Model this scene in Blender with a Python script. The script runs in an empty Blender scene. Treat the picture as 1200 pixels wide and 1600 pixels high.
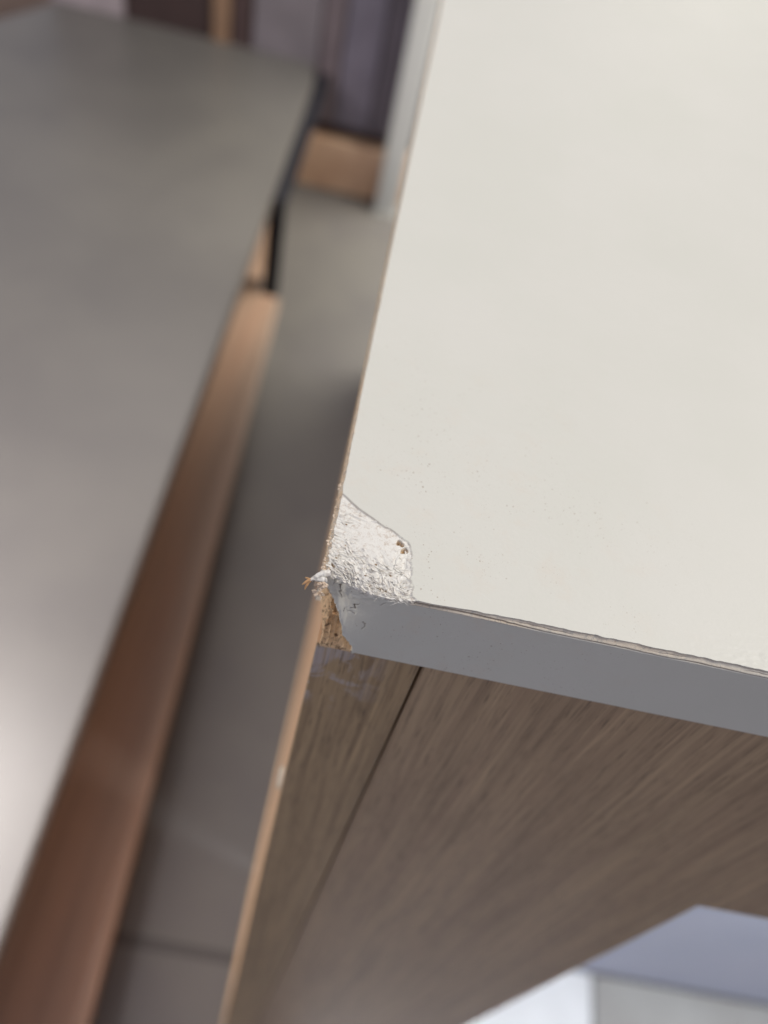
import bpy, bmesh, math, random
import numpy as np
from mathutils import Vector, Matrix

S = bpy.context.scene
MM = 0.001
H = 750.0                      # height of the desk top above the floor, mm (z = 0 is the floor)

# ------------------------------------------------------------------ camera
cam_d = bpy.data.cameras.new('camera')
cam = bpy.data.objects.new('camera', cam_d)
S.collection.objects.link(cam)
S.camera = cam
right = Vector((.97604, .12811, .17586)).normalized()
upv = Vector((-.20890, .77798, .59255))
back = Vector((-.06085, -.61509, .78613)).normalized()
upv = back.cross(right).normalized()
right = upv.cross(back).normalized()
M = Matrix(((right.x, upv.x, back.x, -0.72 * MM),
            (right.y, upv.y, back.y, -65.79 * MM),
            (right.z, upv.z, back.z, (H + 102.4) * MM),
            (0, 0, 0, 1)))
cam.matrix_world = M
cam_d.sensor_fit = 'VERTICAL'
cam_d.sensor_height = 36
cam_d.sensor_width = 27
cam_d.lens = 36 * 1363 / 1600
cam_d.clip_start = 0.005
cam_d.clip_end = 50
cam_d.dof.use_dof = True
cam_d.dof.focus_distance = 0.124
cam_d.dof.aperture_fstop = 11.0

# ------------------------------------------------------------------ light
W = bpy.data.worlds.new('World'); S.world = W; W.use_nodes = True
bg = W.node_tree.nodes['Background']
bg.inputs['Color'].default_value = (.89, .875, 1.05, 1)
bg.inputs['Strength'].default_value = 0.435

def area(name, loc, target, size, power, color):
    l = bpy.data.lights.new(name, 'AREA'); l.shape = 'SQUARE'; l.size = size; l.energy = power; l.color = color
    o = bpy.data.objects.new(name, l); S.collection.objects.link(o)
    o.location = loc
    o.rotation_euler = (Vector(target) - Vector(loc)).to_track_quat('-Z', 'Y').to_euler()
    return o
area('ceiling_lamp', (1.05, 0.33, 2.05), (0.1, 0.2, 0.7), 0.55, 20.0, (1.0, .945, .865))
area('far_lamp', (-0.6, 2.2, 2.2), (-0.2, 1.5, 0.0), 0.5, 9, (1.0, .93, .82))
area('floor_fill', (0.42, 1.22, 0.66), (-0.1, 1.05, 0.0), 0.5, 15, (1.0, .96, .82))  # added fill hidden below desk height, brightens the far floor
area('table_fill', (-0.41, 0.13, 0.54), (-0.43, 0.131, 0.0), 0.34, 5.6, (1.0, .94, .91))  # added fill out of view, brightens the near part of the grey table
area('left_lamp', (-0.95, 0.06, 0.85), (-0.25, 0.10, 0.2), 0.25, 3.7, (1.0, .93, .86))
area('under_fill', (0.33, 0.065, 0.60), (0.33, 0.066, 0.0), 0.08, 2.0, (.93, .97, 1.0))  # added fill hidden under the desk, brightens what the opening shows
S.view_settings.view_transform = 'Standard'
S.view_settings.look = 'None'
S.view_settings.exposure = 0
S.view_settings.gamma = 1
S.view_settings.use_curve_mapping = False
S.cycles.use_denoising = True
S.cycles.max_bounces = 8

# ------------------------------------------------------------------ node helpers
class NT:
    def __init__(s, name):
        s.m = bpy.data.materials.new(name); s.m.use_nodes = True
        s.t = s.m.node_tree; s.b = s.t.nodes['Principled BSDF']
        s.co = None
    def n(s, kind, **kw):
        x = s.t.nodes.new(kind)
        for k, v in kw.items(): setattr(x, k, v)
        return x
    def link(s, a, b): s.t.links.new(a, b)
    def coord(s, scale=(1, 1, 1), loc=(0, 0, 0)):        # object coordinates in millimetres
        if s.co is None: s.co = s.n('ShaderNodeTexCoord').outputs['Object']
        mp = s.n('ShaderNodeMapping')
        mp.inputs['Scale'].default_value = [1000 * k for k in scale]
        mp.inputs['Location'].default_value = loc
        s.link(s.co, mp.inputs['Vector']); return mp.outputs['Vector']
    def noise(s, vec, scale=1, detail=3, rough=.5, dist=0):
        x = s.n('ShaderNodeTexNoise')
        x.inputs['Scale'].default_value = scale; x.inputs['Detail'].default_value = detail
        x.inputs['Roughness'].default_value = rough; x.inputs['Distortion'].default_value = dist
        s.link(vec, x.inputs['Vector']); return x.outputs['Fac']
    def vor(s, vec, scale=1, feature='F1'):
        x = s.n('ShaderNodeTexVoronoi', feature=feature); x.inputs['Scale'].default_value = scale
        s.link(vec, x.inputs['Vector']); return x
    def rng(s, v, a, b, c=0, d=1, smooth=True):
        x = s.n('ShaderNodeMapRange'); x.interpolation_type = 'SMOOTHSTEP' if smooth else 'LINEAR'
        s.link(v, x.inputs['Value'])
        for i, q in zip(('From Min', 'From Max', 'To Min', 'To Max'), (a, b, c, d)): x.inputs[i].default_value = q
        return x.outputs['Result']
    def math(s, op, a, b=None):
        x = s.n('ShaderNodeMath', operation=op)
        for i, q in enumerate((a, b)):
            if q is None: continue
            if isinstance(q, (int, float)): x.inputs[i].default_value = q
            else: s.link(q, x.inputs[i])
        return x.outputs[0]
    def mix(s, f, a, b):
        x = s.n('ShaderNodeMix', data_type='RGBA')
        for k, q in ((0, f), (6, a), (7, b)):
            if isinstance(q, (int, float)): x.inputs[k].default_value = q
            elif isinstance(q, tuple): x.inputs[k].default_value = (*q, 1)
            else: s.link(q, x.inputs[k])
        return x.outputs[2]
    def bump(s, h, strength, dist):
        x = s.n('ShaderNodeBump'); x.inputs['Strength'].default_value = strength
        x.inputs['Distance'].default_value = dist * MM
        s.link(h, x.inputs['Height']); s.link(x.outputs[0], s.b.inputs['Normal'])
    def col(s, c):
        if isinstance(c, tuple): s.b.inputs['Base Color'].default_value = (*c, 1)
        else: s.link(c, s.b.inputs['Base Color'])
    def rough(s, r):
        if isinstance(r, (int, float)): s.b.inputs['Roughness'].default_value = r
        else: s.link(r, s.b.inputs['Roughness'])
    def spec(s, v): s.b.inputs['Specular IOR Level'].default_value = v

def plain(name, c, c2=None, scale=.02, rough=.5, metal=0, stretch=(1, 1, 1), bump=0, spec=.5):
    t = NT(name)
    c2 = c2 or tuple(k * .82 for k in c)
    v = t.coord(stretch)
    f = t.noise(v, scale, 4, .55, .3)
    t.col(t.mix(t.rng(f, .3, .7), c, c2))
    t.rough(rough); t.b.inputs['Metallic'].default_value = metal; t.spec(spec)
    if bump: t.bump(t.noise(v, scale * 12, 3), .5, bump)
    return t.m

def mat_desk_top():
    t = NT('worn_white_paint')
    a = t.n('ShaderNodeAttribute', attribute_name='mask')
    sep = t.n('ShaderNodeSeparateColor'); t.link(a.outputs['Color'], sep.inputs[0])
    raw, chip, crack = sep.outputs
    v = t.coord()
    big = t.noise(v, .035, 4, .6)
    base = t.mix(t.rng(big, .3, .7), (.685, .69, .61), (.705, .705, .63))
    # yellowed handling marks near the worn corner
    px = t.n('ShaderNodeSeparateXYZ'); t.link(v, px.inputs[0])
    dx = t.math('SUBTRACT', px.outputs[0], 15.); dy = t.math('SUBTRACT', px.outputs[1], 10.)
    r = t.math('SQRT', t.math('ADD', t.math('MULTIPLY', dx, dx), t.math('MULTIPLY', dy, dy)))
    near = t.rng(r, 60, 4)
    yel = t.math('MULTIPLY', t.rng(t.noise(v, .16, 5, .65), .5, .75), near)
    base = t.mix(t.math('MULTIPLY', yel, .5), base, (.70, .65, .55))
    # tiny dark specks
    for sc, th, amt in ((1.1, .17, .7), (2.3, .20, .5), (.5, .11, .75)):
        vo = t.vor(v, sc)
        sp = t.rng(vo.outputs['Distance'], th, th * .4)
        cs = t.n('ShaderNodeSeparateColor'); t.link(vo.outputs['Color'], cs.inputs[0])
        keep = t.math('LESS_THAN', cs.outputs[0], .6)
        cl = t.rng(t.noise(v, .13, 3), .42, .6)
        f = t.math('MULTIPLY', t.math('MULTIPLY', sp, keep), t.math('MULTIPLY', near, cl))
        base = t.mix(t.math('MULTIPLY', f, amt), base, (.33, .26, .18))
    # fine scratches across the top
    sv = t.coord((.05, 1.6, 1), (3, 0, 0))
    rot = t.n('ShaderNodeMapping'); rot.inputs['Rotation'].default_value = (0, 0, .55)
    t.link(v, rot.inputs['Vector'])
    st = t.n('ShaderNodeMapping'); st.inputs['Scale'].default_value = (.06, 1.9, 1); t.link(rot.outputs[0], st.inputs['Vector'])
    scr = t.math('MULTIPLY', t.rng(t.noise(st.outputs[0], 1.5, 2, .5, .1), .70, .76), near)
    base = t.mix(t.math('MULTIPLY', scr, .35), base, (.86, .85, .82))
    # chip: dirty lumps and brownish pits
    d1 = t.noise(v, 1.4, 6, .7, .6)
    chipc = t.mix(t.rng(d1, .48, .74), (.85, .84, .765), (.56, .47, .37))
    d2 = t.noise(v, 2.2, 4, .6)
    chipc = t.mix(t.math('MULTIPLY', t.rng(d2, .60, .74), .55), chipc, (.50, .42, .33))
    base = t.mix(chip, base, chipc)
    # raw fibreboard
    fb = t.coord((.7, .7, .3))
    d3 = t.noise(fb, 2.6, 6, .75, .8)
    rawc = t.mix(t.rng(d3, .50, .62), (.90, .64, .37), (.13, .06, .022))
    base = t.mix(raw, base, rawc)
    base = t.mix(t.math('MULTIPLY', crack, .85), base, (.24, .155, .09))
    t.col(base)
    t.rough(t.mix(chip, (.50, .50, .50), (.24, .24, .24)))
    t.spec(.45)
    hp = t.math('ADD', t.math('MULTIPLY', t.noise(v, 1.6, 4, .6), .5), t.math('MULTIPLY', t.noise(v, .5, 2), .5))
    hc = t.math('MULTIPLY', t.noise(v, 5., 4, .7, .5), t.math('ADD', t.math('MULTIPLY', chip, .9), t.math('MULTIPLY', raw, 4)))
    t.bump(t.math('ADD', hp, hc), .8, .09)
    return t.m

def mat_wood(name, light, dark, warm, shift=0, pale_marks=False, rough=.46):
    t = NT(name)
    v1 = t.coord((.16, .16, .006), (shift, 0, 0))
    v2 = t.coord((1.1, 1.1, .022), (shift * 3, 0, 0))
    v3 = t.coord((3.2, 3.2, .11), (shift * 2, 0, 0))
    broad = t.noise(v1, 1.0, 3, .5, .5)
    fine = t.noise(v2, 1.0, 4, .65, .3)
    pore = t.noise(v3, 1.0, 3, .6)
    c = t.mix(t.rng(broad, .28, .76), light, warm)
    c = t.mix(t.math('MULTIPLY', t.rng(fine, .44, .68), .75), c, dark)
    c = t.mix(t.math('MULTIPLY', t.rng(pore, .57, .68), .75), c, tuple(k * .5 for k in dark))
    c = t.mix(t.math('MULTIPLY', t.rng(fine, .42, .30), .55), c, tuple(min(1, k * 1.35) for k in light))
    if pale_marks:                                            # pale bluish marks just under the top
        v = t.coord()
        px = t.n('ShaderNodeSeparateXYZ'); t.link(v, px.inputs[0])
        lo = t.rng(px.outputs[2], H - 42, H - 34); left = t.rng(px.outputs[0], 15.5, 6)
        vs = t.coord((.16, .16, .11), (1.3, 0, 2.2))
        m = t.math('MULTIPLY', t.rng(t.noise(vs, 1.0, 4, .6, 1.2), .46, .56), t.math('MULTIPLY', lo, left))
        m = t.math('MULTIPLY', m, t.rng(t.noise(v3, .8, 2), .30, .6, .35, 1))
        c = t.mix(t.math('MULTIPLY', m, .45), c, (.60, .60, .67))
    t.col(c)
    t.rough(rough); t.spec(.5)
    t.bump(t.math('ADD', t.math('MULTIPLY', pore, .5), fine), .35, .08)
    return t.m

MT = {
    'top': mat_desk_top(),
    'oak_a': mat_wood('oak_veneer_strip', (.46, .325, .18), (.22, .145, .08), (.37, .26, .145), 0, True),
    'oak_b': mat_wood('oak_veneer', (.48, .345, .21), (.28, .195, .12), (.37, .255, .16), 37),
    'mdf_edge': plain('raw_board_edge', (.72, .46, .26), (.58, .36, .20), .2, .5, stretch=(1, 1, .2)),
    'white_fibre': plain('white_fibre', (.84, .83, .77), (.70, .66, .58), 1.2, .4),
    'tan_fibre': plain('tan_fibre', (.70, .42, .20), (.55, .32, .15), 1.2, .55),
}

# ------------------------------------------------------------------ object helpers
def link(o, parent=None):
    S.collection.objects.link(o)
    if parent: o.parent = parent
    return o
def root(name, loc, label, cat, group=None):
    o = bpy.data.objects.new(name, None); o.location = [k * MM for k in loc]; o.empty_display_size = .02
    S.collection.objects.link(o); o['label'] = label; o['category'] = cat
    if group: o['group'] = group
    return o
def mesh(name, verts, faces, mat, parent=None, smooth=False, origin=(0, 0, 0)):
    m = bpy.data.meshes.new(name)
    v = (np.asarray(verts, dtype=float) - np.array(origin)) * MM
    m.from_pydata(v.tolist(), [], [list(map(int, f)) for f in faces]); m.update()
    if smooth: m.polygons.foreach_set('use_smooth', [True] * len(m.polygons))
    m.materials.append(mat)
    return link(bpy.data.objects.new(name, m), parent)
def prism(name, poly, z0, z1, mat, parent=None, bevel=1.5, origin=(0, 0, 0), axis='z', segs=2):
    """polygon extruded along an axis, with softened edges"""
    bm = bmesh.new()
    def P(a, b, c):
        p = {'z': (a, b, c), 'y': (a, c, b), 'x': (c, a, b)}[axis]
        return [(p[i] - origin[i]) * MM for i in range(3)]
    lo = [bm.verts.new(P(a, b, z0)) for a, b in poly]
    hi = [bm.verts.new(P(a, b, z1)) for a, b in poly]
    n = len(poly)
    bm.faces.new(lo[::-1]); bm.faces.new(hi)
    for i in range(n): bm.faces.new((lo[i], lo[(i + 1) % n], hi[(i + 1) % n], hi[i]))
    bmesh.ops.recalc_face_normals(bm, faces=bm.faces)
    if bevel: bmesh.ops.bevel(bm, geom=bm.edges[:], offset=bevel * MM, segments=segs, affect='EDGES', profile=.6)
    m = bpy.data.meshes.new(name); bm.to_mesh(m); bm.free()
    m.materials.append(mat)
    return link(bpy.data.objects.new(name, m), parent)
def box(name, x0, x1, y0, y1, z0, z1, mat, parent=None, bevel=1.5, origin=(0, 0, 0)):
    return prism(name, [(x0, y0), (x1, y0), (x1, y1), (x0, y1)], z0, z1, mat, parent, bevel, origin)

# ------------------------------------------------------------------ numpy noise
def _hash(ix, iy, iz, seed):
    n = (ix.astype(np.int64) * 374761393 + iy.astype(np.int64) * 668265263 + iz.astype(np.int64) * 2147483647 + seed * 974634777) & 0xffffffff
    n = ((n ^ (n >> 13)) * 1274126177) & 0xffffffff
    n = (n ^ (n >> 16)) & 0xffffffff
    n = (n * 2246822519) & 0xffffffff
    return ((n ^ (n >> 15)) & 0xffff) / 65535.0
def vnoise(x, y, z, seed=0):
    x, y, z = np.broadcast_arrays(x, y, z)
    ix, iy, iz = np.floor(x), np.floor(y), np.floor(z)
    fx, fy, fz = x - ix, y - iy, z - iz
    fx, fy, fz = [k * k * (3 - 2 * k) for k in (fx, fy, fz)]
    r = 0
    for a in (0, 1):
        for b in (0, 1):
            for c in (0, 1):
                w = (fx if a else 1 - fx) * (fy if b else 1 - fy) * (fz if c else 1 - fz)
                r = r + w * _hash(ix + a, iy + b, iz + c, seed)
    return r * 2 - 1
def fbm(x, y, z, seed=0, o=4, g=.5):
    r, a, t = 0, 1, 0
    for i in range(o):
        k = 2.03 ** i
        r = r + a * vnoise(x * k + i * 7.1, y * k + i * 3.3, z * k + i * 5.7, seed + i); t += a; a *= g
    return r / t
def ss(a, b, v):
    t = np.clip((v - a) / (b - a), 0, 1); return t * t * (3 - 2 * t)
def sdist(poly, x, y):
    """signed distance, positive inside a polygon"""
    p = np.array(poly, float); d = np.full(np.shape(x), 1e9); ins = np.zeros(np.shape(x), bool)
    for i in range(len(p)):
        a, b = p[i], p[(i + 1) % len(p)]
        ex, ey = b - a; wx, wy = x - a[0], y - a[1]
        t = np.clip((wx * ex + wy * ey) / (ex * ex + ey * ey), 0, 1)
        d = np.minimum(d, np.hypot(wx - ex * t, wy - ey * t))
        cond = ((a[1] > y) != (b[1] > y))
        xi = (b[0] - a[0]) * (y - a[1]) / (b[1] - a[1] + 1e-12) + a[0]
        ins ^= cond & (x < xi)
    return np.where(ins, d, -d)
def ldist(line, x, y):
    p = np.array(line, float); d = np.full(np.shape(x), 1e9)
    for a, b in zip(p[:-1], p[1:]):
        e = b - a; wx, wy = x - a[0], y - a[1]
        t = np.clip((wx * e[0] + wy * e[1]) / (e @ e), 0, 1)
        d = np.minimum(d, np.hypot(wx - e[0] * t, wy - e[1] * t))
    return d

# ------------------------------------------------------------------ the worn table top
CHIP = [(-8, 16.6), (.1, 16.1), (3.4, 14), (5.6, 12.9), (7.5, 11.8), (9.2, 11.2), (10.2, 10.6), (11.5, 10.0), (12.1, 9.0), (12.0, 7.9), (12.6, 6.8),
        (12.4, 5.7), (12.7, 4.6), (12.4, 3.5), (12.9, 2.2), (13.0, 1.1), (13.4, .2), (13.6, -8), (-8, -8)]
RECESS = [(-6, -5.6), (.4, -6.2), (1.0, -7.2), (2.0, -8.2), (2.9, -9.0), (3.6, -10.4), (4.7, -11.4), (4.9, -12.9), (6.0, -14.2), (6.9, -15.7), (7.3, -17.5), (7.3, -21), (-6, -21)]
CRACKS = [[(3.0, -1.4), (2.7, -2.4), (3.1, -3.2), (2.6, -4.0), (2.9, -5.0)],
          [(6.1, -3.9), (5.7, -4.6), (6.0, -5.4), (5.3, -5.7)],
          [(4.6, -6.9), (5.2, -6.6), (6.0, -6.8)],
          [(1.5, -1.0), (2.0, -1.9), (1.7, -2.6)],
          [(7.6, -8.2), (8.0, -9.4), (7.8, -10.2)],
          [(4.1, -7.0), (3.9, -8.0)], [(9.6, -1.5), (9.2, -2.4)]]

def chip_s(x, y):
    n = (.28 + .25 * ss(10, 12, x) * ss(10, 8, y)) * fbm(x * .9, y * .9, x * 0, 11, 3) + .10 * vnoise(x * 3.5, y * 3.5, x * 0, 5)
    return sdist(CHIP, x, y) + n * ss(4, 12, x + (12 - y) * .6)
def chip_depth(x, y):
    s = chip_s(x, y)
    ins = ss(-.05, .10, s)
    r = np.hypot(x, y * .62)
    d = .24 + .95 * ss(10.5, 1.5, r) + .55 * ss(3.2, 0, y) * ss(13.5, 7, x)
    smooth_zone = ss(4.6, 1.6, np.hypot((x - 6.4) / 1.35, (y - 9.6) / 1.0) + .5 * fbm(x * .7, y * .7, x * 0, 17, 2))
    amp = .32 * (1 - .88 * smooth_zone) * (.55 + .45 * ss(12, 3, y)) * ss(.0, .8, s)
    turn = -.42 + .9 * fbm(x * .16, y * .16, x * 0, 13, 2)            # direction of the torn fibres
    u, w = x * np.cos(turn) + y * np.sin(turn), -x * np.sin(turn) + y * np.cos(turn)
    rid = 1 - np.abs(fbm(u * .28, w * 1.5, x * 0, 21, 4, .55)) * 2.4
    lum = fbm(x * .38, y * .38, x * 0, 33, 3)
    fine = fbm(u * 1.0, w * 4.0, x * 0, 44, 3, .55)
    q = 3.2 * fbm(u * .22, w * .55, x * 0, 61, 4, .5) + .25 * x
    terr = np.floor(q) + ss(.80, 1.0, q - np.floor(q))           # torn layers
    terr = (terr - .25 * x) * .45
    strands = ss(4.5, 1.0, y) * (1 - np.abs(fbm(x * .25 + y, (y + .18 * x) * 3.2, x * 0, 66, 3)) * 2)
    d = d - amp * (.72 * rid + .65 * lum + .40 * fine + .55 * terr + .20 * strands - .5)
    pits = np.zeros(np.shape(x))
    for cx, cy, rr in ((10.15, 9.55, .55), (10.55, 9.2, .35), (11.15, 8.35, .50), (10.8, 7.95, .30), (8.7, 1.1, .3), (8.2, 1.0, .22), (9.3, 1.0, .2), (.9, 2.2, .4)):
        n = .35 * fbm(x * 2.5, y * 2.5, x * 0, 71, 2)
        pits = np.maximum(pits, ss(1.15, .55, np.hypot(x - cx, y - cy) / rr + n))
    return np.maximum(d, .06) * ins + .85 * pits, ins, pits
def deform(x, y, z):
    """ideal board (mm, z = 0 at its top) -> worn board, plus the colour masks"""
    D, ins, pits = chip_depth(x, y)
    r_raw = pits.copy(); crack = np.zeros(np.shape(x))
    zz = z * (18 - D) / 18 - D
    # crushed corner: front skin bends back, left skin bends in
    back_ = 2.7 * np.exp(-(x / 5.2) ** 2) * ss(-17, -5, z) * (1 + .18 * fbm(x * .5, z * .5, x * 0, 81, 3))
    rs = sdist(RECESS, x, z) + .30 * fbm(x * 1.1, z * 1.1, x * 0, 91, 3)
    deep = ss(0, .30, rs)
    frag = fbm(x * 1.6, z * .55, y * .3, 95, 4, .6)
    back_ = back_ + deep * (3.0 * ss(-17.4, -15.2, z) + 1.0 * frag + .5) * ss(-17.6, -17.0, z)
    # lip of the paint skin curls towards the viewer beside the recess
    back_ = back_ - .15 * ss(-.6, -.05, rs) * (1 - deep)
    front = ss(1.5, 0, y)
    # laminate edge along the front: two fine grooves under the top sheet
    on = ss(12.2, 14.2, x)
    w1 = -.22 - .06 * fbm(x * .35, x * 0, x * 0, 101, 4, .6) - .16 * ss(40, 70, x)
    w2 = -1.02 - .13 * fbm(x * .22, x * 0 + 3, x * 0, 103, 4, .6) + .35 * ss(34, 20, x)
    g1 = np.exp(-((z - w1) / .055) ** 2); g2 = np.exp(-((z - w2) / (.075 + .05 * ss(30, 14, x))) ** 2)
    w3 = w2 * .62 + .04 * vnoise(x * 1.2, x * 0, x * 0, 107)
    g3 = np.exp(-((z - w3) / .04) ** 2) * ss(-.1, .3, fbm(x * .12, x * 0, x * 0, 109, 3))
    grooves = on * (  .16 * g1 + .42 * g2 + .20 * g3)
    lip = on * ss(-1.3, -.2, z) * (.16 * fbm(x * .8, z * 1.5, x * 0, 111, 4, .6) - .10)
    bev = on * (.30 + .42 * ss(14, 30, x)) * ss(-1.1 - .0 * x, -.25, z)
    back_ = back_ + grooves + lip + bev
    crack = np.maximum(crack, on * front * np.maximum(  .5 * g1 * ss(-.4, .2, fbm(x * .5, x * 0, x * 0, 113, 3)), np.maximum(.9 * g2, .6 * g3)))
    for k, L in enumerate(CRACKS):
        jx = x + .18 * vnoise(x * 2, z * 2, x * 0, 120 + k); jz = z + .18 * vnoise(x * 2, z * 2, x * 0, 140 + k)
        wd = .17 if k < 3 else .10
        c = ss(wd, wd * .3, ldist(L, jx, jz)) * front
        back_ = back_ + .45 * c * (1 if k < 3 else .5); crack = np.maximum(crack, c * (1 if k < 3 else .6))
    # crumpled paint near the corner, fuzz on the cut edge of the skin
    cr = ss(11, 2, x) * ss(-9, -1, z)
    back_ = back_ + cr * (.22 * (1 - np.abs(fbm(x * .8, z * .8, x * 0, 151, 3)) * 2) + .09 * fbm(x * 2.6, z * 2.6, x * 0, 153, 4, .6))
    fz = ss(1.7, .2, -z) * ss(14.5, 10, x)
    back_ = back_ + fz * .28 * fbm(x * 2.2, z * 3.5, x * 0, 157, 4, .65)
    back_ = back_ + .02 * fbm(x * .25, z * .25, x * 0, 159, 3)
    yy = y + back_ * np.clip(1 - y / 7.0, 0, 1)
    band = on * front * ss(-1.15, -.95, z) * ss(0, -.15, z)
    # left side
    lf = (.15 + 1.6 * ss(-2.0, -7, z) + .5 * ss(-1, -4, z)) * np.exp(-(y / 9.0) ** 2)
    lf = lf + (.34 + .22 * ss(45, 10, y)) * ss(-3.0, -.15, z)
    rag = .10 + .26 * ss(30, 4, y)
    lf = lf + rag * (fbm(x * .3, y * .9, z * .9, 161, 4, .6) * .9 - .05) + - .14 * ss(22, 6, y) * np.abs(vnoise(x, y * 1.9, z * 1.9, 163))
    xx = x + lf * np.clip(1 - x / 5.0, 0, 1)
    leftf = ss(.35, 0, x)
    # raw tan where the skin has gone; the left cut edge is dusty board
    r_raw = np.maximum(r_raw, deep)
    r_raw = np.maximum(r_raw, band * (.27 + .20 * fbm(x * .15, z * 2, x * 0, 201, 3)) * ss(75, 55, x))
    edge = leftf * ss(0, -.25, z + .12 * vnoise(y * 1.1, z * 0, x * 0, 171))
    r_raw = np.maximum(r_raw, edge * (.58 + .36 * ss(-1.2, -4.5, z) + .25 * fbm(y * .6, z * .6, x * 0, 173, 3)) )
    chipm = np.maximum(ins * ss(-.9, -.1, z), ss(-.4, .1, np.minimum(chip_s(x, np.zeros_like(x)), z + .5)) * front * (z < -.001) * ss(9, 2, x))
    # flaking white paint low on the right of the front edge and on the top near it
    fl = ss(52, 66, x) * ss(9, 1.5, y) * ss(-1.4, -.6, z)
    zz = zz + fl * (.10 * (1 - np.abs(fbm(x * .45, y * .8, x * 0, 181, 4, .6)) * 2.4))
    fl2 = ss(20, 50, x) * ss(7, 1, y) * (z > -.01)
    zz = zz + fl2 * .03 * fbm(x * .7, y * .9, x * 0, 183, 3)
    # shadow line along the cut edge of the chip, painted into the crack mask
    rim = ss(.11, .03, np.abs(chip_s(x, y) - .02)) * ss(-.6, 0, z) * (1 - .7 * ss(11.3, 12.2, x))
    crack = np.maximum(crack, .45 * rim * ss(.0, .5, .45 + fbm(x * .6, y * .6, x * 0, 191, 3)))
    return xx, yy, zz, np.clip(r_raw, 0, 1), np.clip(chipm, 0, 1), np.clip(crack, 0, 1)

def grid_coords(stops):
    out = [stops[0][0]]
    for (a, st), (b, _) in zip(stops[:-1], stops[1:]):
        n = max(1, int(round((b - a) / st)))
        out += list(np.linspace(a, b, n + 1)[1:])
    return np.array(out)

def build_top(parent):
    xs = grid_coords([(0, .04), (.4, .09), (15, .22), (84, 6), (150, 40), (620, 0)])
    ys = grid_coords([(0, .05), (.6, .09), (18.5, .35), (40, 3), (70, 15), (910, 0)])
    zs = grid_coords([(0, .045), (1.6, .11), (18, 0)])
    V, F, N = [], [], 0
    def add(A, B, fn, flip):
        nonlocal N
        a, b = np.meshgrid(A, B, indexing='ij')
        x, y, z = fn(a.ravel(), b.ravel())
        V.append(np.stack([x, y, z], 1))
        n, m = len(A), len(B)
        i = (np.arange(n - 1)[:, None] * m + np.arange(m - 1)[None]).ravel() + N
        q = np.stack([i, i + m, i + m + 1, i + 1], 1)
        F.append(q[:, ::-1] if flip else q); N += n * m
    o = np.zeros_like
    add(xs, ys, lambda a, b: (a, b, o(a)), False)               # top
    add(xs, zs, lambda a, b: (a, o(a), -b), True)               # front
    add(ys, zs, lambda a, b: (o(a), a, -b), False)              # left
    v = np.concatenate(V); f = np.concatenate(F)
    x, y, z, R_, G_, B_ = deform(*v.T)
    # merge the shared borders so the shading is continuous
    key = np.round(v * 1e4).astype(np.int64)
    _, first, inv = np.unique(key, axis=0, return_index=True, return_inverse=True)
    inv = inv.ravel()
    P = np.stack([x, y, z + H], 1)[first] * MM
    col = np.stack([R_, G_, B_, np.ones_like(R_)], 1)[first]
    f = inv[f]
    n0 = len(P)
    ext = np.array([(0, 8, -18), (7.5, 0, -18), (620, 0, -18), (620, 910, -18), (0, 910, -18), (620, 0, 0), (620, 910, 0), (0, 910, 0)], float)
    ext[:, 2] += H; ext *= MM
    P = np.concatenate([P, ext]); col = np.concatenate([col, np.tile([[0, 0, 0, 1.]], (8, 1))])
    e = [n0 + k for k in range(8)]
    f = np.concatenate([f, [[e[0], e[4], e[3], e[2]], [e[2], e[3], e[6], e[5]], [e[3], e[4], e[7], e[6]]]])
    m = bpy.data.meshes.new('tabletop')
    m.vertices.add(len(P)); m.vertices.foreach_set('co', P.ravel().astype(np.float32))
    m.loops.add(f.size); m.loops.foreach_set('vertex_index', f.ravel().astype(np.int32))
    m.polygons.add(len(f)); m.polygons.foreach_set('loop_start', np.arange(0, f.size, 4, dtype=np.int32))
    m.update(calc_edges=True); m.validate()
    m.polygons.foreach_set('use_smooth', np.ones(len(m.polygons), bool))
    ca = m.color_attributes.new('mask', 'FLOAT_COLOR', 'POINT')
    ca.data.foreach_set('color', col.ravel().astype(np.float32))
    m.materials.append(MT['top'])
    o_ = bpy.data.objects.new('tabletop', m); link(o_, parent)
    o_['label'] = 'white painted board with its front corner chipped off'
    return o_

rng = random.Random(4)
desk = root('desk', (0, 0, 0), 'white topped oak veneer desk with a chipped and splintered front corner', 'desk')
top = build_top(desk)

def tube(V, F, pts, rad, sides=5):
    pts = [Vector(p) for p in pts]; n0 = len(V)
    for i, p in enumerate(pts):
        t = (pts[min(i + 1, len(pts) - 1)] - pts[max(i - 1, 0)]).normalized()
        u = t.orthogonal().normalized(); w = t.cross(u)
        for k in range(sides):
            a = 2 * math.pi * k / sides
            V.append(tuple(p + (u * math.cos(a) + w * math.sin(a)) * rad[i]))
    for i in range(len(pts) - 1):
        for k in range(sides):
            a = n0 + i * sides + k; b = n0 + i * sides + (k + 1) % sides
            F.append((a, b, b + sides, a + sides))
    F.append(tuple(n0 + k for k in range(sides))[::-1]); F.append(tuple(n0 + (len(pts) - 1) * sides + k for k in range(sides)))

def surf(x, y, z):
    a = [np.array([float(k)]) for k in (x, y, z)]
    r = deform(*a); return Vector((r[0][0], r[1][0], r[2][0] + H))

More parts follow.
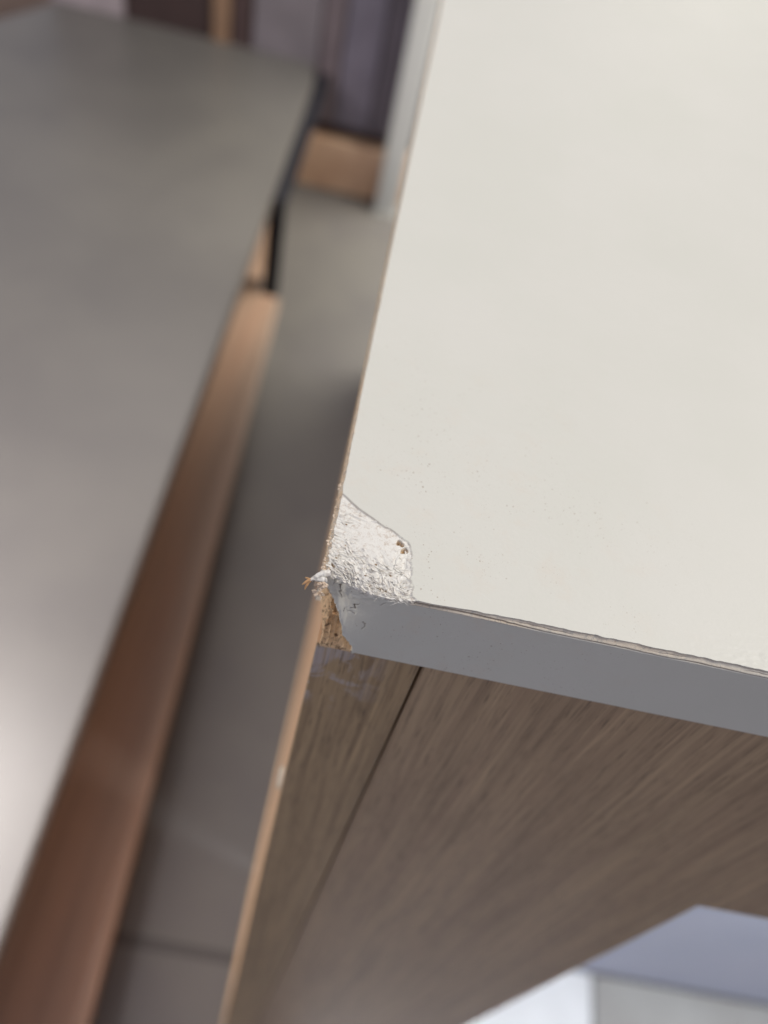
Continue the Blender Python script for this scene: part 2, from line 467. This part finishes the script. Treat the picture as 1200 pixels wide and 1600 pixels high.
# torn fibres along the broken rim
V2, F2 = [], []
V, F = [], []
for i in range(150):
    k = rng.random()
    if k < .45:   p = surf(rng.uniform(1.5, 13), 0, -rng.uniform(0, .5)); d = Vector((rng.choice((-1, 1)) * rng.uniform(.5, 1), rng.uniform(-.45, .1), rng.uniform(-.3, .15)))
    elif k < .6: p = surf(rng.uniform(.1, 4), 0, -rng.uniform(0, 5)); d = Vector((rng.uniform(-1, .6), -.5, rng.uniform(-1, .2)))
    elif k < .8: p = surf(0, rng.uniform(0, 12), -rng.uniform(0, 1)); d = Vector((-1, rng.uniform(-1, .6), rng.uniform(-.4, .4)))
    else:        p = surf(rng.uniform(0, 12), rng.uniform(0, 6), 0); d = Vector((rng.uniform(-1, 1), rng.uniform(-1, 1), .15))
    d.normalize(); L = rng.uniform(.4, 1.5) * (1.8 if rng.random() < .12 else 1)
    if .2 < p.y: L *= .4
    c = Vector((rng.uniform(-1, 1), rng.uniform(-1, 1), rng.uniform(-1, 1))) * .5
    pts = [p - d * .1 + (d * t + c * t * t) * L for t in (0, .25, .5, .75, 1)]
    r = rng.uniform(.025, .05)
    tube(V, F, pts, [r, r, r * .9, r * .7, r * .3], 4)
fo = mesh('torn_fibres', V, F, MT['white_fibre'], top, True); fo['kind'] = 'stuff'
# small flakes of paint lifted out of the chip
def flake(V, F, p, L, wd, th, yaw, tilt, roll, rnd):
    n = rnd.randint(5, 7); base = len(V)
    m = Matrix.Rotation(yaw, 3, 'Z') @ Matrix.Rotation(tilt, 3, 'Y') @ Matrix.Rotation(roll, 3, 'X')
    ring = []
    for i in range(n):
        a = 2 * math.pi * i / n + rnd.uniform(-.25, .25); q = rnd.uniform(.65, 1.1)
        x, y = math.cos(a) * L * .5 * q, math.sin(a) * wd * .5 * q
        ring.append((x, y, .25 * x * x / max(L, .1)))
    for h in (th, 0):
        for x, y, z in ring: V.append(tuple(p + m @ Vector((x, y, z + h))))
        V.append(tuple(p + m @ Vector((0, 0, h))))
    for i in range(n):
        j = (i + 1) % n
        F.append((base + i, base + j, base + n)); F.append((base + n + 1 + j, base + n + 1 + i, base + 2 * n + 1))
        F.append((base + n + 1 + i, base + n + 1 + j, base + j, base + i))
for i in range(75):                                                # strands lying on the torn surface, mostly along the rim
    x, y = rng.uniform(1, 12.5), abs(rng.gauss(0, 2.2)) + .1
    a = rng.gauss(-.30, .35); L = rng.uniform(.8, 2.6)
    if float(chip_s(np.array([x]), np.array([y]))[0]) < .3: continue
    tt = np.arange(7) / 6 - .5
    qx = x + math.cos(a) * L * tt; qy = np.maximum(.02, y + math.sin(a) * L * tt + .15 * np.sin(np.arange(7) * 1.3 + i))
    rr = deform(qx, qy, np.zeros(7))
    pts = [Vector((rr[0][k], rr[1][k], rr[2][k] + H + .03 + .10 * rng.random() * (k % 2))) for k in range(7)]
    r = rng.uniform(.035, .09)
    tube(V2, F2, pts, [r * q for q in (.4, .8, 1, 1, 1, .8, .4)], 5)
fs = mesh('torn_strands', V2, F2, MT['white_fibre'], top, True); fs['kind'] = 'stuff'
V, F = [], []
cnt = 0
while cnt < 190:
    x, y = rng.uniform(0, 12.5), rng.uniform(0, 15)
    s = float(chip_s(np.array([x]), np.array([y]))[0])
    if s < .35: continue
    if math.hypot((x - 6.6) / 3.0, (y - 9.6) / 2.4) < 1: continue
    if rng.random() > .25 + .75 * max(0, 1 - y / 9): continue
    p = surf(x, y, 0) + Vector((0, 0, -.03)); L = rng.uniform(.35, 1.7)
    flake(V, F, p, L, min(.6, L * rng.uniform(.2, .5)), .05, rng.gauss(-.45, .5), rng.gauss(.1, .28), rng.gauss(0, .3), rng); cnt += 1
fl = mesh('paint_flakes', V, F, MT['white_fibre'], top, False); fl['kind'] = 'stuff'

# ragged crumbs of board hanging on the left of the corner
def crumbs(name, spots, mat, seed):
    r = random.Random(seed); bm = bmesh.new(); qs = []
    for (x, y, z, s) in spots:
        b = bmesh.ops.create_icosphere(bm, subdivisions=3, radius=s * MM)
        ax = Vector((r.uniform(.6, 1.5), r.uniform(.6, 1.3), r.uniform(.5, 1.1)))
        for v in b['verts']:
            q = v.co / (s * MM)
            k = 1
            qs.append((q.x, q.y, q.z, x, y, z, s, ax, 0))
    A = np.array([k[:7] for k in qs])
    K = 1 + .8 * fbm(A[:, 0] * 1.6 + A[:, 3] * 3, A[:, 1] * 1.6 + A[:, 4] * 3, A[:, 2] * 1.6 + A[:, 5], seed, 4, .6)
    for (a, b, c, x, y, z, s, ax, _), k, v in zip(qs, K, list(bm.verts)):
        v.co = Vector((a * ax.x, b * ax.y, c * ax.z)) * s * MM * float(k) + Vector((x, y, z + H)) * MM
    m = bpy.data.meshes.new(name); bm.to_mesh(m); bm.free(); m.materials.append(mat)
    return link(bpy.data.objects.new(name, m), top)
sp = []
for i in range(46):
    t = rng.random()
    sp.append((rng.gauss(.35, .35), rng.uniform(.3, 3.5), -rng.uniform(.8, 5.2), rng.uniform(.10, .36)))
for i in range(26):
    sp.append((rng.gauss(.0, .12), rng.uniform(2, 19), -rng.uniform(.1, .9), rng.uniform(.06, .2)))
MT['cream'] = plain('cream_board_dust', (.76, .66, .53), (.62, .47, .33), 1.4, .6)
cr = crumbs('board_crumbs', sp, MT['cream'], 5); cr['kind'] = 'stuff'
bits = [(10.2, 9.3), (10.9, 8.2), (8.6, 1.1), (8.9, .8), (4.2, 4.0), (2.2, 7.5), (6.1, 2.6), (1.1, 4.4), (3.0, 2.3), (9.6, 3.6), (7.3, 4.9), (1.6, 11.0)]
sp = []
for x, y in bits:
    q = surf(x, y, 0); sp.append((q.x, q.y, q.z - H, rng.uniform(.07, .15)))
cb_ = crumbs('brown_bits', sp, plain('brown_dust', (.34, .22, .12), None, 1.4, .7), 15); cb_['kind'] = 'stuff'
sp = []
for i in range(9):
    t = rng.random() ** .8
    sp.append((2.4 + rng.uniform(0, 3.6) * t, rng.uniform(2.6, 4.0), -6.5 - 10.3 * t + rng.gauss(0, .5), rng.uniform(.12, .34)))
cr = crumbs('bare_crumbs', sp, MT['tan_fibre'], 9); cr['kind'] = 'stuff'

def spline(pts, rad, k=6):
    P, R = [], []
    for i in range(len(pts) - 1):
        a, b = Vector(pts[i]), Vector(pts[i + 1]); p0 = Vector(pts[max(i - 1, 0)]); p3 = Vector(pts[min(i + 2, len(pts) - 1)])
        for j in range(k):
            t = j / k
            P.append(.5 * ((2 * a) + (b - p0) * t + (2 * p0 - 5 * a + 4 * b - p3) * t * t + (3 * a - p0 - 3 * b + p3) * t ** 3))
            R.append(rad[i] * (1 - t) + rad[i + 1] * t)
    return P + [Vector(pts[-1])], R + [rad[-1]]
def roughen(V, amp):
    A = np.array([tuple(v) for v in V])
    return (A + amp * np.stack([fbm(A[:, 0] * 2.6, A[:, 1] * 2.6, A[:, 2] * 2.6, 300 + i * 10, 4, .65) for i in range(3)], 1) * 1.6).tolist()
# the splinter sticking out to the left
V, F = [], []
tube(V, F, *spline([(1.0, 2.3, H - .9), (.3, 1.9, H - .75), (-.25, 1.5, H - .8), (-.8, 1.1, H - .95), (-1.25, .75, H - 1.2), (-1.6, .5, H - 1.5)], [.50, .52, .42, .36, .30, .16]), 12)
tube(V, F, *spline([(.9, 1.2, H - 1.2), (.1, 1.0, H - 1.15), (-.6, .9, H - 1.1), (-1.1, .8, H - 1.15)], [.4, .42, .3, .12]), 12)
V = roughen(V, .24)
sl = mesh('splinter', V, F, MT['white_fibre'], top, True)
V, F = [], []
tube(V, F, *spline([(-1.15, .75, H - 1.15), (-1.7, .55, H - 1.35), (-2.15, .25, H - 1.7), (-2.35, .1, H - 1.9)], [.24, .22, .15, .04]), 12)
tube(V, F, *spline([(-1.35, .6, H - 1.3), (-1.7, .2, H - 1.8), (-1.85, -.2, H - 2.5)], [.2, .17, .03]), 12)
tube(V, F, *spline([(-1.3, .8, H - 1.1), (-1.95, .9, H - 1.2), (-2.2, .95, H - 1.25)], [.16, .11, .03]), 12)
V = roughen(V, .07)
st = mesh('splinter_tip', V, F, MT['tan_fibre'], top, True); st['label'] = 'bare orange brown wood tip of the splinter'

# ------------------------------------------------------------------ desk body
sp_ = box('side_panel', 1.5, 18.3, .5, 150, 0, H - 18.05, MT['oak_a'], desk, .35)
sp_.data.materials.append(MT['mdf_edge'])
for p in sp_.data.polygons:
    if p.normal.x < -.5 or p.normal.z > .5: p.material_index = 1
ip = box('shade_panel', 40, 56, 151, 860, 0, H - 18.05, MT['oak_b'], desk, .35)  # added unseen panel, keeps the low fill off the near floor
lp = [(18.75, 0), (107.8, 0), (107.8, H - 109.7), (560, H - 109.7), (560, H - 18.05), (18.75, H - 18.05)]
fp = prism('front_panel', lp, .5, 18.5, MT['oak_b'], desk, .35, axis='y')
# small pale plug in the left edge of the side panel
bm = bmesh.new(); bmesh.ops.create_cone(bm, cap_ends=True, segments=20, radius1=3.0 * MM, radius2=2.4 * MM, depth=1.4 * MM)
bmesh.ops.bevel(bm, geom=[e for e in bm.edges], offset=.2 * MM, segments=1, affect='EDGES')
m = bpy.data.meshes.new('screw_cap'); bm.to_mesh(m); bm.free(); m.materials.append(plain('pale_plastic', (.90, .85, .68), None, 1, .15))
sc = link(bpy.data.objects.new('screw_cap', m), desk)
sc.rotation_euler = (0, math.radians(-90), 0); sc.location = (1.2 * MM, 9 * MM, (H - 101) * MM)

# ------------------------------------------------------------------ floor
t = NT('floor_tiles')
v = t.coord()
br = t.n('ShaderNodeTexBrick'); br.offset = 0
t.link(t.coord((1, 1, 1), (2500, -82, 0)), br.inputs['Vector'])
br.inputs['Scale'].default_value = 1
br.inputs['Brick Width'].default_value = 5000; br.inputs['Row Height'].default_value = 1200
br.inputs['Mortar Size'].default_value = 5; br.inputs['Mortar Smooth'].default_value = .2
cc = t.mix(t.rng(t.noise(v, .008, 5, .6), .3, .7), (.148, .139, .132), (.125, .117, .116))
cc = t.mix(br.outputs['Fac'], cc, (.07, .065, .062))
t.col(cc); t.rough(.42); t.spec(.4)
fl_ = mesh('floor', [(-6000, -4000, 0), (6000, -4000, 0), (6000, 8000, 0), (-6000, 8000, 0)], [(0, 1, 2, 3)], t.m)
fl_['kind'] = 'structure'

# ------------------------------------------------------------------ low grey table on the left
L = (-380, 500, 0)
lt = root('low_table', L, 'low matt grey table with thin black steel leg beside the desk', 'table')
mg = plain('grey_laminate', (.125, .118, .110), (.105, .099, .095), .006, .38, spec=.6)
md = plain('table_edge', (.10, .08, .07), None, .05, .5)
mb = plain('black_steel', (.008, .009, .014), (.012, .012, .018), .1, .6, spec=.2)
poly = [(-151, -200), (-156, 1205), (-166, 1262), (-548, 1262), (-905, 640), (-905, -200)]
prism('table_top', poly, 182, 200, mg, lt, 1.5, L)
prism('edge_band', [(-149.2, -200), (-154.2, 1205), (-155.9, 1205), (-150.9, -200)], 183, 198, md, lt, .5, L)
box('frame_rail', -172, -157, 918, 1200, 150, 181.5, mb, lt, 2, L)
box('side_rail', -157, -138, 900, 1240, 176, 196, mb, lt, 2, L)
box('leg', -157, -137, 897, 917, 0, 176, mb, lt, 2, L)
for x, y in ((-860, -150), (-860, 560), (-180, -150)):
    box('leg', x, x + 20, y, y + 20, 0, 181.5, mb, lt, 2, L)

# wooden platform below it
L = (-300, 400, 0)
wp = root('wooden_platform', L, 'low reddish brown wooden platform under the grey table', 'platform')
t = NT('red_brown_wood')
g1 = t.noise(t.coord((.02, .0016, .02)), 1, 4, .6, .4); g2 = t.noise(t.coord((.10, .004, .1)), 1, 3, .6)
cc = t.mix(t.rng(g1, .35, .65), (.39, .245, .175), (.33, .235, .18)); cc = t.mix(t.math('MULTIPLY', t.rng(g2, .45, .7), .5), cc, (.25, .15, .11))
t.col(cc); t.rough(.45)
MT['redwood'] = t.m
prism('deck_board', [(-92, -200), (-129, 880), (-162, 884), (-168, 1180), (-290, 1180), (-290, -200)], 40, 60, t.m, wp, 2, L)
prism('deck_board', [(-293, -200), (-293, 1180), (-520, 1180), (-520, -200)], 40, 60, t.m, wp, 2, L)
prism('base_frame', [(-100, -190), (-135, 870), (-172, 874), (-176, 1170), (-510, 1170), (-510, -190)], 0, 39.5, md, wp, 2, L)

# ------------------------------------------------------------------ far cabinet, post and box
L = (-300, 1400, 0)
fc = root('far_cabinet', L, 'far dark cabinet with purple grey panels above a peach wooden plinth', 'cabinet')
pm = plain('peach_wood', (.72, .50, .35), (.54, .33, .22), .02, .45)
box('plinth', -560, 30, 1251, 1600, 0, 88, pm, fc, 2, L)
box('gap_shadow', -560, 30, 1275, 1600, 88.5, 113, plain('gap_shade', (.05, .03, .03), None, .1, .6), fc, 1, L)  # shadow gap above the plinth, its shade put into a dark colour
def panel(nm, x0, x1, c, y=1256, lab=None):
    o = box(nm, x0, x1 - 1, y, y + 18, 113.5, 700, plain(nm + '_finish', c, None, .02, .5), fc, 1.5, L)
    if lab: o['label'] = lab
    return o
panel('white_panel', -560, -452, (.36, .31, .33), lab='pale end panel')
panel('dark_door', -450, -322, (.045, .025, .024), lab='dark brown door')
panel('wood_post', -320, -294, (.26, .16, .10), 1252, lab='narrow tan post between dark doors')
panel('dark_door', -292, -262, (.06, .035, .035), lab='narrow dark brown door')
panel('purple_door', -260, -160, (.18, .16, .18), lab='dull purple grey door')
panel('brown_strip', -158, -126, (.15, .12, .135), lab='brownish strip between doors')
panel('purple_door', -124, -68, (.16, .145, .19), lab='bluish purple door')
panel('purple_door', -66, 30, (.11, .095, .12), lab='darkest purple grey door')
box('carcass', -558, 28, 1276, 1600, 114, 698, md, fc, 1, L)

L = (-18, 1235, 0)
mp = root('metal_post', L, 'pale silver square post standing behind the left edge of the desk top', 'post')
ms = plain('brushed_aluminium', (.54, .55, .55), (.48, .49, .49), .03, .5, .15, (1, 1, .1))
box('post_tube', -33, 3, 1218, 1250, 3, 760, ms, mp, 3, L)
box('foot_plate', -35, 5, 1216, 1252, 0, 3, ms, mp, .8, L)
box('end_cap', -33, 3, 1218, 1250, 760.5, 764, mb, mp, 1, L)

L = (-760, 1700, 0)
cb = root('cardboard_box', L, 'light brown box beyond the far left corner of the grey table', 'box')
cm = plain('light_brown_card', (.42, .31, .24), (.38, .28, .22), .01, .7)
box('box_body', -1050, -600, 1500, 1850, 0, 160, cm, cb, 3, L)
box('box_flap', -1048, -602, 1502, 1674, 160.5, 163, cm, cb, 1, L)
box('box_flap', -1048, -602, 1677, 1848, 160.5, 163, cm, cb, 1, L)

# ------------------------------------------------------------------ seen through the opening at lower right
L = (450, 180, 0)
wb = root('storage_bin', L, 'blue grey bin seen through the opening under the desk', 'bin')
bgm = plain('blue_grey_plastic', (.56, .59, .70), (.52, .56, .67), .01, .5)
box('bin_front', 150, 760, 124, 130, 6, 420, bgm, wb, 2, L)
box('bin_side', 150, 156, 131, 420, 6, 420, bgm, wb, 2, L)
box('bin_side', 754, 760, 131, 420, 6, 420, bgm, wb, 2, L)
box('bin_back', 150, 760, 421, 427, 6, 420, bgm, wb, 2, L)
box('bin_bottom', 150, 760, 124, 427, 0, 5.5, bgm, wb, 1, L)
L = (230, 40, 0)
wm = root('white_board', L, 'lit floor patch behind the desk leg, its brightness put into the colour', 'board')
box('floor_patch', 60, 322, -120, 121, 0, 6, plain('white_board_finish', (.86, .87, .87), None, .01, .4), wm, 1.5, L)  # lit part of the floor, made as a sheet of lighter colour
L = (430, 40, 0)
gm = root('shaded_floor', L, 'shaded floor right of the lit patch, its shade put into the colour', 'board')
box('floor_patch', 325, 640, -120, 121, 0, 4, plain('pale_grey_finish', (.42, .42, .40), (.34, .33, .31), .008, .4), gm, 1.5, L)  # floor in shade, painted as a separate greyer sheet
